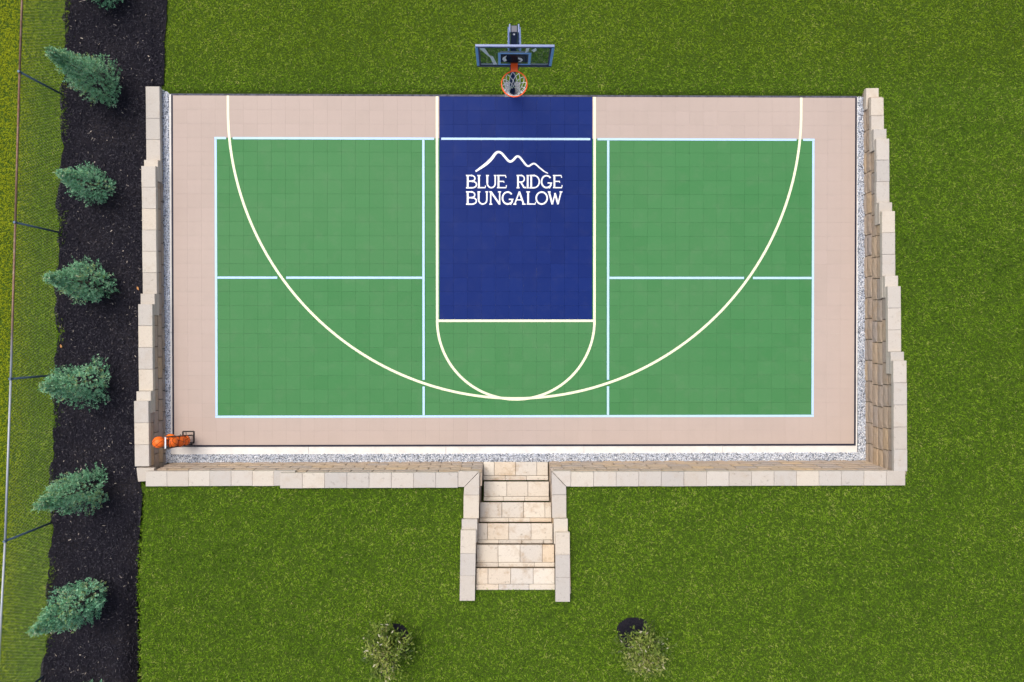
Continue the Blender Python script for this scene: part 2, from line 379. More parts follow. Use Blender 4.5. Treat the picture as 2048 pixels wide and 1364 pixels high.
line([uv(24.5 - R3, 0)] + [uv(C3[0] - R3 * math.cos(t), C3[1] + R3 * math.sin(t)) for t in np.linspace(0, math.pi, 145)] + [uv(24.5 + R3, 0)], LW * 1.12, M_yellow)
# emblem and lettering on the blue key
def lg(cx, cy): p = at(860 + cx / 5.247, 170 + cy / 5.247, 0); return (p.x, p.y)
SC = .91 / 5.247 / 83.0
SC = (lg(1100, 0)[0] - lg(100, 0)[0]) / 1000
def smooth_poly(pts, n=6):
    out = []; P = [pts[0]] + list(pts) + [pts[-1]]
    for i in range(1, len(P) - 2):
        p0, p1, p2, p3 = [np.array(q, float) for q in P[i - 1:i + 3]]
        for k in range(n):
            t = k / n; out.append(tuple(.5 * (2 * p1 + (p2 - p0) * t + (2 * p0 - 5 * p1 + 4 * p2 - p3) * t * t + (3 * p1 - p0 - 3 * p2 + p3) * t ** 3)))
    return out + [tuple(pts[-1])]
mt = smooth_poly([(478, 908, 17), (535, 868, 25), (590, 828, 31), (645, 775, 31), (685, 722, 28), (717, 703, 23), (752, 717, 23), (790, 760, 24), (822, 795, 24), (848, 803, 24), (875, 786, 24), (900, 758, 23), (922, 749, 21), (948, 765, 21), (985, 812, 21), (1012, 843, 20), (1038, 851, 19), (1062, 836, 19), (1088, 825, 18), (1112, 835, 17), (1160, 877, 15), (1200, 908, 13), (1238, 927, 10)])
MB().ribbon([lg(p[0], p[1]) for p in mt], [p[2] * SC for p in mt], .004).build('mountain_emblem', M_logo, court)
def ell(cx, cy, rx, ry, a0, a1, n=18): return [(cx + rx * math.cos(R(a)), cy + ry * math.sin(R(a))) for a in np.linspace(a0, a1, n)]
# strokes of each letter in a unit box: x 0..1, y 0 (top)..1 (bottom); (points, width)
S, H = 17, 11
def letter(ch):
    if ch == 'B': return [([(.16, 0), (.16, 1)], S), ([(0, .03), (.5, .03)] + ell(.5, .25, .32, .22, -90, 90) + [(.16, .47)], H + 1), ([(.16, .47), (.55, .47)] + ell(.55, .72, .42, .25, -90, 90) + [(0, .97)], H + 2)]
    if ch == 'L': return [([(.2, 0), (.2, .99)], S), ([(0, .03), (.4, .03)], H), ([(.05, .96), (.95, .96), (1, .80)], H)]
    if ch == 'U': return [([(.12, 0), (.12, .6)] + ell(.5, .62, .38, .34, 180, 0) + [(.88, 0)], 13), ([(0, .03), (.28, .03)], H), ([(.74, .03), (1, .03)], H), ([(.12, 0), (.12, .62)], S)]
    if ch == 'E': return [([(.16, 0), (.16, 1)], S), ([(0, .03), (.9, .03), (.95, .2)], H), ([(.16, .48), (.72, .48), (.74, .58)], H), ([(0, .96), (.96, .96), (1, .78)], H)]
    if ch == 'R': return [([(.16, 0), (.16, 1)], S), ([(0, .03), (.5, .03)] + ell(.5, .28, .34, .25, -90, 90) + [(.16, .53)], H + 1), ([(.45, .53), (.80, .95), (1, .96)], 15), ([(0, .97), (.32, .97)], H)]
    if ch == 'I': return [([(.5, 0), (.5, 1)], S), ([(0, .03), (1, .03)], H), ([(0, .97), (1, .97)], H)]
    if ch == 'D': return [([(.16, 0), (.16, 1)], S), ([(0, .03), (.4, .03)] + ell(.4, .5, .52, .47, -90, 90) + [(0, .97)], 13)]
    if ch == 'G': return [(ell(.5, .5, .44, .46, -38, -315), 15), ([(.60, .60), (1, .60)], H), ([(.88, .60), (.88, .78), (.72, 1.0)], 15)]
    if ch == 'N': return [([(.12, .02), (.12, 1)], 12), ([(0, .03), (.2, .03)], H), ([(.14, .02), (.88, .98)], S), ([(.88, 0), (.88, 1)], 12), ([(.74, .03), (1, .03)], H), ([(0, .97), (.26, .97)], H)]
    if ch == 'A': return [([(.52, .0), (.12, .97)], 12), ([(.50, .0), (.88, .97)], S), ([(.26, .64), (.74, .64)], H), ([(0, .97), (.27, .97)], H), ([(.74, .97), (1.04, .97)], H)]
    if ch == 'O': return [(ell(.5, .5, .45, .46, 0, 360, 37), 15)]
    if ch == 'W': return [([(.08, 0), (.32, .98)], S), ([(.32, .98), (.52, .12)], 12), ([(.50, .12), (.72, .98)], S), ([(.72, .98), (.94, 0)], 12), ([(0, .03), (.2, .03)], H), ([(.82, .03), (1.03, .03)], H)]
zz = .004
for top, bot, items in ((946, 1083, [('B', 378, 492), ('L', 496, 583), ('U', 588, 698), ('E', 703, 802), ('R', 908, 1006), ('I', 1013, 1037), ('D', 1044, 1156), ('G', 1163, 1282), ('E', 1290, 1386)]),
                        (1118, 1255, [('B', 378, 490), ('U', 497, 610), ('N', 622, 746), ('G', 753, 876), ('A', 874, 998), ('L', 1010, 1108), ('O', 1108, 1236), ('W', 1236, 1385)])):
    for ch, x0, x1 in items:
        mb = MB()
        for k, (pts, wd) in enumerate(letter(ch)):
            mb.ribbon([lg(x0 + p[0] * (x1 - x0), top + p[1] * (bot - top)) for p in pts], wd * 1.12 * SC, zz + .0002 * k)
        mb.build('letter', M_logo, court)
# rubber edge ramp
x0, y0 = uv(0, 0); x1, y1 = uv(49, 25); e = .042
for poly in ([(x0 - e, y0), (x0 - e, y1 - e), (x0 - .002, y1 - .002), (x0 - .002, y0)], [(x1 + .002, y0), (x1 + .002, y1 - .002), (x1 + e, y1 - e), (x1 + e, y0)],
             [(x0 - e, y1 - e), (x1 + e, y1 - e), (x1 + .002, y1 - .002), (x0 - .002, y1 - .002)], [(x0 - e, y0 + e), (x1 + e, y0 + e), (x1 + e, y0 + .002), (x0 - e, y0 + .002)]):
    MB().prism(poly, -.016, -.003).build('edge_trim', M_trim2 if poly[0][1] > y0 else M_trim, court)
# concrete slab in panels
slab = empty('concrete_slab', (0, 0, -.02), label='pale concrete slab showing as a rim around the court', kind='structure')
sx0, sx1 = at(338, 500, 0).x, at(1717, 500, 0).x; sy0, sy1 = uv(0, 0)[1] + .035, at(1024, 908, 0).y
xs = [sx0] + [at(p, 903, 0).x for p in (616.6, 891.6, 1168, 1445.7)] + [sx1]
ysl = [sy0, at(340, 423, 0).y, at(340, 665, 0).y, sy1]
for i in range(5):
    for j in range(3):
        a, bb = xs[i] + .002, xs[i + 1] - .002; t, u = ysl[j] - .002, ysl[j + 1] + .002
        MB().box(((a + bb) / 2, (t + u) / 2, -.028), (bb - a, t - u, .06)).build('slab_panel', M_conc, slab, bevel=.004)

# gravel ------------------------------------------------------------------
def quadpts(q, n):
    a, b_ = rng.uniform(0, 1, n), rng.uniform(0, 1, n); q = np.array([(p.x, p.y) for p in q])
    return (q[0] * ((1 - a) * (1 - b_))[:, None] + q[1] * (a * (1 - b_))[:, None] + q[2] * (a * b_)[:, None] + q[3] * ((1 - a) * b_)[:, None])
GQ = [[at(323.5, 179), at(336.5, 185), at(341, 915), at(331.5, 927)], [at(1715.5, 193), at(1728, 193), at(1733, 924), at(1717, 915)], [at(331, 909.5), at(1733, 904.5), at(1733, 922), at(331, 926)]]
gb = MB()
for q in GQ: gb.prism([(p.x + (.0), p.y) for p in q], -.13, -.034 + .001 * len(gb.v) / 8)
tag(gb.build('gravel_bed', M_gravelbase), 'shallow gravel drainage strip bed around the slab', kind='structure')
import bmesh
bm = bmesh.new(); bmesh.ops.create_icosphere(bm, subdivisions=1, radius=1); bmesh.ops.dissolve_limit(bm, angle_limit=.01, verts=bm.verts, edges=bm.edges); iv = np.array([v.co for v in bm.verts]); jf = np.array([[v.index for v in f.verts] for f in bm.faces]); bm.free()
GP = np.concatenate([quadpts(GQ[0], 9500), quadpts(GQ[1], 9000), quadpts(GQ[2], 21000)]); n = len(GP)
rad = rng.uniform(.006, .0130, n); sc = rng.uniform(.6, 1.25, (n, 1, 3)); a = rng.uniform(0, 6.283, n)
V = iv[None] * sc * rad[:, None, None] * (1 + rng.normal(0, .13, (n, len(iv), 1)))
ca, sa = np.cos(a)[:, None], np.sin(a)[:, None]
V = np.stack([V[..., 0] * ca - V[..., 1] * sa, V[..., 0] * sa + V[..., 1] * ca, V[..., 2]], -1) + np.c_[GP, -.026 + rng.uniform(0, .022, n)][:, None]
tint = np.where(rng.uniform(0, 1, n) < .15, rng.uniform(0, .28, n), rng.uniform(.55, 1, n))
tag(link('gravel', raw_mesh('gravel', V.reshape(-1, 3), (jf[None] + (np.arange(n) * len(iv))[:, None, None]).reshape(-1, 3), M_gravel, tint=np.repeat(tint, len(iv)))),
    'white and grey crushed stone gravel between slab and walls', kind='stuff')

# ------------------------------------------------------------------ walls
CH, CAPH, Z0, BT, BL = .18, .09, .15, .010, .457
def rough_block(seed, lx, dy, hz):
    r = random.Random(seed); nxx, nzz = 5, 3; v = []; f = []
    for k in range(nzz + 1):
        for i in range(nxx + 1):
            edge = i in (0, nxx) or k in (0, nzz)
            v.append((-lx / 2 + lx * i / nxx, (.010 if edge else 0) + r.uniform(-.007, .004) * (0.3 if edge else 1), -hz / 2 + hz * k / nzz))
    for k in range(nzz):
        for i in range(nxx): a = k * (nxx + 1) + i; f.append((a, a + 1, a + nxx + 2, a + nxx + 1))
    n0 = len(v); c = [(-lx / 2, dy, -hz / 2), (lx / 2, dy, -hz / 2), (lx / 2, dy, hz / 2), (-lx / 2, dy, hz / 2)]; v += c
    bt = list(range(nxx + 1)); tp = [nzz * (nxx + 1) + i for i in range(nxx + 1)]; lf = [k * (nxx + 1) for k in range(nzz + 1)]; rt = [k * (nxx + 1) + nxx for k in range(nzz + 1)]
    f += [tuple(bt[::-1] + [n0, n0 + 1]), tuple(tp + [n0 + 2, n0 + 3]), tuple(lf + [n0 + 3, n0]), tuple(rt[::-1] + [n0 + 1, n0 + 2]), (n0 + 1, n0, n0 + 3, n0 + 2)]
    return new_mesh('block', v, f, [M_block])
BM = [rough_block(s, BL - .016, .27, CH - .004) for s in range(8)]
def cap_mesh(name, lx, wy, hz, mat, r=.006):
    """slab stone with chamfered top edges, slightly uneven"""
    v = []; q = random.Random(int(lx * 1e4) + int(wy * 1e5))
    for d, z in ((0, -hz / 2), (0, hz / 2 - r), (r, hz / 2)):
        for sx, sy in ((-1, -1), (1, -1), (1, 1), (-1, 1)): v.append((sx * (lx / 2 - d) + q.uniform(-.0015, .0015), sy * (wy / 2 - d) + q.uniform(-.0015, .0015), z))
    f = [(3, 2, 1, 0), (8, 9, 10, 11)]
    for k in (0, 4):
        for i in range(4): f.append((k + i, k + (i + 1) % 4, k + 4 + (i + 1) % 4, k + 4 + i))
    return new_mesh(name, v, f, [mat])
class Wall:
    def __init__(s, parent, A, B, capw):
        """A..B foot of the face, the outside on the left of A->B"""
        s.p = parent; s.A = Vector((A.x, A.y)); d = Vector((B.x, B.y)) - s.A; s.len = d.length; s.d = d.normalized(); s.n = Vector((-s.d.y, s.d.x)); s.a = math.atan2(s.d.y, s.d.x); s.w = capw; s.caps = {}
    def s_of(s, px, py, z): p = at(px, py, z); return (Vector((p.x, p.y)) - s.A).dot(s.d)
    def place(s, name, me, sm, t, z, sx=1):
        p = s.A + s.d * sm + s.n * t
        return link(name, me, s.p, (p.x - s.p.location.x, p.y - s.p.location.y, z - s.p.location.z), (random.uniform(-.004, .004), 0, s.a + random.uniform(-.004, .004)), (sx, 1, 1))
    def course(s, i, s0, s1):
        z = Z0 - CAPH + CH * i - CH / 2; pos = s0 - (BL / 2 if i % 2 else 0)
        while pos < s1 - .03:
            a, b_ = max(pos, s0), min(pos + BL, s1)
            if b_ - a > .05: s.place('block', random.choice(BM), (a + b_) / 2, BT * i + random.uniform(-.003, .003), z, (b_ - a) / BL)
            pos += BL
    def cap(s, s0, s1, z, L, name='cap_stone', joint=None):
        n = max(1, round((s1 - s0) / .455)) if joint is None else None
        ed = list(np.linspace(s0, s1, n + 1)) if joint is None else joint
        for a, b_ in zip(ed[:-1], ed[1:]):
            key = round(b_ - a, 3)
            if key not in s.caps: s.caps[key] = cap_mesh(name, b_ - a - .004, s.w, CAPH - .003, M_cap)
            s.place(name, s.caps[key], (a + b_) / 2, BT * L - .02 + s.w / 2 + random.uniform(-.003, .003), z - CAPH / 2 + random.uniform(-.001, .001))
def ZL(L): return Z0 + CH * L

# left wall: three steps down to the north; A = south end, d = north
wl = empty('retaining_wall', at(310, 560, 0), label='low stepped stone block wall beside the dark mulch bed', cat='wall', group='retaining walls')
W = Wall(wl, at(331.8, 926, 0), at(323.6, 172, 0), .298)
ends = [(3, 802, 782.6), (2, 607.9, 587.2), (1, 331.7, 319.4)]
prev = W.s_of(300, 933, ZL(3)); prevlow = None
s_n = W.s_of(318, 172.5, ZL(0)); W.course(0, prev - .3, s_n)
start = prev
for L, yc, yh in ends:
    sc_ = W.s_of(300, yc, ZL(L)); sh = W.s_of(305, yh, ZL(L) - CAPH)
    W.cap(start, sc_, ZL(L), L)
    W.cap(sh - BL, sh, ZL(L) - CAPH, L - .5)
    W.course(L, prev - .25, sh - BL)
    start = sh - BL
W.cap(start, s_n, ZL(0), 0, joint=list(np.arange(start, s_n - .3, .457)) + [s_n])
# right wall: A = north end, d = south
wr = empty('retaining_wall', at(1770, 560, 0), label='tall stepped stone block wall beside the grassy slope', cat='wall', group='retaining walls')
W = Wall(wr, at(1727, 176, 0), at(1731.5, 921, 0), .275)
sE = W.s_of(1785, 943, ZL(5)); s0 = W.s_of(1735, 176, ZL(0)); W.course(0, s0, sE + .3)
W.cap(s0, s0 + .46, ZL(0), 0)
s1 = W.s_of(1745, 195, ZL(1)); W.course(1, s0 + .22, sE + .3); cur = s1
for L, yh, yc in ((2, 257.5, 277), (3, 404.6, 422), (4, 551.5, 572.5), (5, 704, 721.6)):
    sh = W.s_of(1765, yh, ZL(L) - CAPH); sc_ = W.s_of(1770, yc, ZL(L))
    W.cap(cur, sh + BL, ZL(L - 1), L - 1); W.cap(sh, sh + BL, ZL(L) - CAPH, L - .5)
    W.course(L, sh + BL, sE + .3); cur = sc_
W.cap(cur, sE, ZL(5), 5)
# front walls; d = west, outside = south (down in the picture)
def mitre(parent, poly, z):
    o = parent.location
    MB().prism([(p.x - o.x, p.y - o.y) for p in poly], z - CAPH - o.z, z - .003 - o.z).build('cap_stone', M_cap, parent, bevel=.005)
wbl = empty('retaining_wall', at(640, 950, 0), label='stone block wall turning a corner left of the steps', cat='wall', group='retaining walls')
W = Wall(wbl, at(967, 923.2, 0), at(331, 925.2, 0), .31)
sm_ = W.s_of(560, 960, ZL(5)); se = W.s_of(291, 950, ZL(4)); sst = W.s_of(916, 950, ZL(5))
for i in range(5): W.course(i, 0, se - .05 if i < 4 else se)
W.course(5, 0, sm_)
W.cap(sst, sm_, ZL(5), 5); W.cap(sm_ - .25, se, ZL(4), 4)
a = at(272.5, 936, ZL(3)); bb = at(292, 963, ZL(3))      # corner stone a course lower
mitre(wbl, [at(272.5, 936, ZL(3)), at(308, 936, ZL(3)), at(308, 961.5, ZL(3)), at(276, 963.5, ZL(3))], ZL(3))
mitre(wbl, [at(916.4, 943, ZL(5)), at(957.8, 943, ZL(5)), at(928, 974.2, ZL(5)), at(916.2, 974, ZL(5))], ZL(5))
mitre(wbl, [at(958.6, 944, ZL(5)), at(957.9, 990, ZL(5)), at(927.4, 990, ZL(5)), at(928.4, 974.8, ZL(5))], ZL(5))
wbr = empty('retaining_wall', at(1420, 950, 0), label='stone block wall turning a corner right of the steps', cat='wall', group='retaining walls')
W = Wall(wbr, at(1731, 920.5, 0), at(1097, 922.5, 0), .30)
ss = W.s_of(1811, 955, ZL(5)); st = W.s_of(1142, 955, ZL(5)); se = W.len
for i in range(6): W.course(i, -.35 if i > 2 else -.1, se)
W.cap(ss, W.s_of(1770, 955, ZL(5)), ZL(5), 5, joint=[ss, W.s_of(1773, 955, ZL(5))]); W.cap(W.s_of(1773, 955, ZL(5)), st, ZL(5), 5)
mitre(wbr, [at(1141.6, 942.6, ZL(5)), at(1104.4, 942.6, ZL(5)), at(1132.8, 973, ZL(5)), at(1141.6, 973, ZL(5))], ZL(5))
mitre(wbr, [at(1103.6, 943.4, ZL(5)), at(1132.2, 973.6, ZL(5)), at(1132.6, 989.4, ZL(5)), at(1103.8, 989.4, ZL(5))], ZL(5))
# cheeks of the stair: belong to the two front walls
def px_caps(parent, xa0, xa1, xb0, xb1, ysq, z):
    for ya, yb in zip(ysq[:-1], ysq[1:]):
        f0 = (ya - ysq[0]) / (ysq[-1] - ysq[0]); f1 = (yb - ysq[0]) / (ysq[-1] - ysq[0]); L = lambda a, b_, f: a + (b_ - a) * f
        mitre(parent, [at(L(xa0, xa1, f0), ya + .2, z), at(L(xb0, xb1, f0), ya + .2, z), at(L(xb0, xb1, f1), yb - .2, z), at(L(xa0, xa1, f1), yb - .2, z)], z)
px_caps(wbl, 927.2, 926.8, 957.9, 957.6, [990.4, 1037], ZL(5)); px_caps(wbl, 923.4, 923, 954.6, 954.4, [1039, 1085], ZL(5) + CAPH); px_caps(wbl, 921.3, 919.2, 952, 949.6, [1060.5, 1107, 1152, 1202], ZL(6))
px_caps(wbr, 1103.8, 1104.4, 1132.6, 1132.9, [989.9, 1036], ZL(5)); px_caps(wbr, 1107.5, 1107.8, 1135.6, 1135.8, [1038, 1088], ZL(5) + CAPH); px_caps(wbr, 1111, 1111, 1139.6, 1140, [1065, 1110, 1155, 1204], ZL(6))
W = Wall(wbl, at(953.5, 1172, ZL(6)), at(966.6, 935, 0), .3)
for i in range(0, 6): W.course(i, .3 if i < 3 else -.20, W.len - .12)
W.course(6, -.20, W.s_of(955, 1085, ZL(6)))
W = Wall(wbr, at(1096.4, 935, 0), at(1109.5, 1172, ZL(6)), .3)
for i in range(0, 6): W.course(i, .12, W.len + (.20 if i > 2 else -.3))
W.course(6, W.s_of(1108, 1088, ZL(6)), W.len + .20)

# ------------------------------------------------------------------ steps
steps = empty('stone_steps', at(1030, 1000, 0), label='pale stone steps of six treads leading up from the court', cat='steps')
fr = [924, 963.5, 1005, 1047, 1090, 1137]; bk = [951.5, 993, 1036, 1080, 1125, 1168.5]; lf = [966.8, 967.6, 959.6, 955.6, 953, 952.4]; rt = [1096, 1098, 1103, 1105.6, 1108.8, 1109.6]
jt = [[(463, 645, 826)], [(570, 750)], [(528, 712, 895)], [(405, 587, 777)], [(495, 683, 873)], [(410, 603, 795)]]
js = [(557, 737), (540, 722), (585, 768), (500, 695, 885), (500, 805), (500, 760)]
o = steps.location
def stone_poly(poly, z0, z1, name, mat=M_step):
    MB().prism([(p.x - o.x, p.y - o.y) for p in poly], z0, z1 + random.uniform(-.002, .002)).build(name, mat, steps, bevel=.010)
def edges(js_, l, r): return [l] + [880 + q / 4.263 for q in js_] + [r]
for k in range(6):
    z = .18 * (k + 1) - .02; zb = z - .05
    ex = edges(jt[k][0], lf[k], rt[k])
    for a, bb in zip(ex[:-1], ex[1:]):
        stone_poly([at(a + .25, fr[k] + .3, z), at(bb - .25, fr[k] + .3, z), at(bb - .25, bk[k] - .3, z), at(a + .25, bk[k] - .3, z)], zb, z, 'tread_stone')
    nf = (fr[k + 1] if k < 5 else 1180)
    z2 = z - .006; ex = edges(js[k], lf[k] - .5, rt[k] + .5); yb = nf - (3.0 if k < 5 else 0)
    for a, bb in zip(ex[:-1], ex[1:]):
        stone_poly([at(a + .2, bk[k] + .3, z2), at(bb - .2, bk[k] + .3, z2), at(bb - .2, yb, z2), at(a + .2, yb, z2)], zb - .02, z2, 'filler_stone')
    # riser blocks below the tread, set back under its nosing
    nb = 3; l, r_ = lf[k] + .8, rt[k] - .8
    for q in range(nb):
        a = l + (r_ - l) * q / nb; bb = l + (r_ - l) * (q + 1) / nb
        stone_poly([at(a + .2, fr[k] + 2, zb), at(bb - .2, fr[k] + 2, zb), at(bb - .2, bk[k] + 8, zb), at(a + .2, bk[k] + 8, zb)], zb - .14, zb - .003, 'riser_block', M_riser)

# ------------------------------------------------------------------ basketball hoop
rimc = at(1028.6, 168, 3.05); HX = rimc.x; YB = at(1029, 132, 2.95).y; YP = at(1028, 179, 0).y
hoop = empty('basketball_hoop', (HX, YP, 0), label='basketball hoop with glass backboard, orange rim and white net', cat='basketball hoop')
def P(x, y, z): return (x, y - YP, z)
MB().box((0, 0, 1.44), (.115, .125, 3.03)).build('pole', M_navy, hoop, bevel=.01)
MB().box((0, 0, -.01), (.34, .34, .03)).build('base_plate', M_navy, hoop, bevel=.005)
for s in (-1, 1):
    MB().box((s * .078, 0, 2.60), (.026, .15, .76)).build('side_plate', M_navy2, hoop, bevel=.004)
    for z in (2.28, 2.36, 2.58, 2.78, 2.93):
        MB().tube([(s * .085, -.06, z), (s * .116, -.06, z)], .015, 8).build('bolt', M_bolt, hoop)
    for (za, zb_) in ((2.90, 3.40), (2.40, 3.02)):
        MB().bar((s * .10, .03, za), (s * .10, YB - YP + .05, zb_), .028, .06).build('arm', M_navy2, hoop, bevel=.004)
MB().tube([(0, -.06, 2.90), (0, -.085, 2.90)], .018, 8).build('bolt', M_bolt, hoop)
yb = YB - YP
board = MB().box((0, yb + .006, 3.355), (1.22, .012, .76)).build('backboard', M_glass, hoop)
MB().box((0, yb + .01, 3.755), (1.30, .04, .036)).build('frame_rail', M_navy2, board, bevel=.004)
MB().box((0, yb + .01, 2.96), (1.30, .05, .05)).build('frame_rail', M_navy, board, bevel=.004)
for s in (-1, 1): MB().box((s * .63, yb + .01, 3.358), (.045, .045, .745)).build('frame_rail', M_sky, board, bevel=.004)
gk = MB()
for c, d in (((0, 3.725), (1.20, .025)), ((0, 2.995), (1.20, .022)), ((-.594, 3.36), (.028, .70)), ((.594, 3.36), (.028, .70))): gk.box((c[0], yb - .003, c[1]), (d[0], .004, d[1]))
gk.build('gasket', M_navy, board)
sq = MB()
for c, d in (((0, 3.49), (.56, .045)), ((0, 3.03), (.56, .045)), ((-.2575, 3.26), (.045, .413)), ((.2575, 3.26), (.045, .413))): sq.box((c[0], yb - .004, c[1]), (d[0], .003, d[1]))
sq.build('target_square', M_sky, board)
MB().box((0, yb + .035, 3.26), (.50, .03, .40)).build('mounting_plate', M_navy, board, bevel=.004)
# flat white marks just in front of the glass
def glass_mark(pts, n='board_mark'):
    v = [(x, yb - .003, z) for x, z in pts]; MB().add(v, [tuple(range(len(v)))]).build(n, M_mark, board)
def bp(cx, cy):                                   # backboard crop pixel -> board plane
    p = at(920 + cx / 7.577, 30 + cy / 7.577, 3.3); d = p - CAM; q = CAM + d * ((YB - CAM.y) / d.y); return (q.x - HX, q.z)
for poly in ([(285, 498), (375, 500), (450, 610), (500, 622), (560, 742), (510, 752), (455, 640), (390, 590)],
             [(650, 640), (710, 610), (690, 650), (712, 690), (670, 706), (640, 670)], [(880, 640), (930, 650), (955, 680), (925, 706), (880, 712), (922, 684), (880, 664)],
             [(1000, 505), (1055, 490), (1040, 540), (990, 575)], [(1080, 530), (1150, 495), (1165, 530), (1120, 562)]):
    glass_mark([bp(*p) for p in poly])
# rim
yr = rimc.y - YP; RR = .222
rim = MB().tube([(RR * math.cos(t), yr + RR * math.sin(t), 3.05) for t in np.linspace(0, 2 * math.pi, 48, endpoint=False)], .0115, 8, closed=True).build('rim', M_orange, hoop, smooth=True)
MB().box((0, (yr + RR + yb) / 2 + .01, 3.055), (.125, yb - yr - RR + .02, .02)).build('bracket', M_orange, rim, bevel=.003)
MB().box((0, yb - .012, 3.02), (.125, .02, .11)).build('bracket', M_orange, rim, bevel=.003)
MB().box((0, yb - .014, 2.965), (.17, .05, .10)).build('mount', M_navy, rim, bevel=.005)
net = MB(); NS = 12; prof = [(RR - .006, -.012), (.178, -.10), (.134, -.19), (.103, -.27), (.088, -.34), (.086, -.42)]
for k in range(NS):
    for s in (-1, 1):
        pts = []
        for i, (r_, z) in enumerate(prof):
            a = 2 * math.pi * (k + s * .5 * (i if i < 1 else i)) / NS + .13; q = 1.0 + .04 * math.sin(k * 2.1 + i)
            pts.append((r_ * q * math.cos(a), yr + r_ * q * math.sin(a), 3.05 + z))
        net.tube(pts, .0062, 5)
net.build('net', M_net, rim, smooth=True)

# ------------------------------------------------------------------ ball rack and balls
rk = at(380, 874, 0); rack = empty('ball_rack', (rk.x, rk.y, 0), label='black upright ball rack on the court corner', cat='ball rack')
for s in (-1, 1):
    q0, q1 = at(384, 879.5 - s * 9, .02) - rk, at(331, 885.5 - s * 11.5, 1.10) - rk
    MB().bar(q0, q1, .024).build('upright', M_black, rack)
    MB().bar((-.15, s * .125, .012), (.09, s * .125, .012), .022).build('foot', M_black, rack)
MB().bar(at(331, 874, 1.13) - rk, at(331, 897, 1.13) - rk, .022).build('top_bar', M_bolt, rack)
MB().bar((.09, -.125, .012), (.09, .125, .012), .022).build('base_bar', M_black, rack)
MB().bar((-.15, -.125, .012), (-.15, .125, .012), .022).build('base_bar', M_black, rack)
for z in (.17, .415, .66, .905): MB().bar((-.0 - z * .03, -.125, z), (-.0 - z * .03, .125, z), .012).build('cross_bar', M_black, rack)
for s in (-1, 1):
    for z in (.46, .895): MB().bar((-.30, s * .075, z), (-.02, s * .075, z), .012).build('cradle_rail', M_black, rack)
def sphere(r, seg_=28, rings=18):
    bm = bmesh.new(); bmesh.ops.create_uvsphere(bm, u_segments=seg_, v_segments=rings, radius=r); me = bpy.data.meshes.new('ball'); bm.to_mesh(me); bm.free(); me.polygons.foreach_set('use_smooth', [True] * len(me.polygons)); me.materials.append(M_ball); return me
BR = .120; ballm = sphere(BR)
sm = MB(); rr = BR - .0008
for ax in (0, 1):
    sm.tube([(rr * math.cos(t), 0 if ax else rr * math.sin(t), rr * math.sin(t) if ax else 0) for t in np.linspace(0, 2 * math.pi, 40, endpoint=False)], .0040, 5, closed=True)
for s in (-1, 1):
    pts = []
    for t in np.linspace(0, 2 * math.pi, 40, endpoint=False):
        v = Vector((.62 * math.cos(t), s * (.55 + .2 * math.cos(2 * t)), .9 * math.sin(t))).normalized() * rr; pts.append(v)
    sm.tube(pts, .0040, 5, closed=True)
seamm = sm.mesh('seam', M_seam, True)
balls = [(368, 881, .27, 'orange basketball at the bottom of the rack, farthest from the wall'), (357.5, 883, .515, 'orange basketball second from the bottom of the stacked rack'), (343.5, 884, .78, 'orange basketball inside the rack next to the top bar'),
         (341, 879, .56, 'mostly hidden orange basketball deep in the rack beside the wall'), (317.5, 884.5, 1.03, 'topmost orange basketball of the rack, seen against the block wall')]
for px, py, z, lab in balls:
    o = link('basketball', ballm, None, at(px, py, z), (random.uniform(0, 3), random.uniform(0, 3), random.uniform(0, 3))); tag(o, lab, 'basketball', 'basketballs on the rack'); link('seam', seamm, o)

# ------------------------------------------------------------------ chain link fence
def tz(x, y): return float(terrain(np.array([x]), np.array([y]))[0])
fp = [(137, -95), (127, 190), (120, 465), (113, 750), (104, 1045), (88, 1352), (74, 1640)]; posts = []
for x, y in fp: p = at(x, y, .3); p = at(x, y, tz(p.x, p.y)); posts.append(p)
fence = empty('chain_link_fence', posts[3], label='chain link fence with rusty top rail along the lawn edge', cat='fence')
fo = fence.location; FH = 1.30
tops = []
for p in posts:
    t = Vector((p.x - .03, p.y, p.z + FH)); tops.append(t); MB().tube([p - fo + Vector((0, 0, -.1)), t - fo], .021, 10).build('post', M_post, fence, smooth=True)
    MB().tube([t - fo + Vector((0, 0, -.03)), t - fo + Vector((0, 0, .035))], [.028, .024], 10).build('post_cap', M_post, fence)
for a, bb in zip(tops[:-1], tops[1:]): MB().tube([a - fo, bb - fo], .020, 8).build('top_rail', M_rail, fence, smooth=True)
# woven wire: zigzag strands
wv = []; wf = []
def wseg(a, b_, r):
    d = (b_ - a); n0 = len(wv); u = Vector((r, 0, 0)); q = d.cross(u).normalized() * r
    for p in (a, b_):
        for e_ in (u, -.5 * u + .87 * q, -.5 * u - .87 * q): wv.append(p + e_)
    for k in range(3): wf.append((n0 + k, n0 + (k + 1) % 3, n0 + 3 + (k + 1) % 3, n0 + 3 + k))
DM = .062
for (a, bb, ta, tb) in zip(posts[:-1], posts[1:], tops[:-1], tops[1:]):
    n = int((bb - a).length / DM); rows = int(FH / DM)
    def g(u, v): return (a.lerp(bb, u)).lerp(ta.lerp(tb, u), v) - fo
    for i in range(n):
        for j in range(rows):
            s = (i + (.5 if j % 2 else 0)) / n; e_ = (i + (0 if j % 2 else .5)) / n
            wseg(g(s, j / rows), g(e_, (j + 1) / rows), .0011); 
            e2 = (i + (1 if j % 2 else -.5)) / n
            wseg(g(s, j / rows), g(min(max(e2, 0), 1), (j + 1) / rows), .0011)
link('wire_mesh', new_mesh('wire_mesh', wv, wf, [M_wire]), fence)

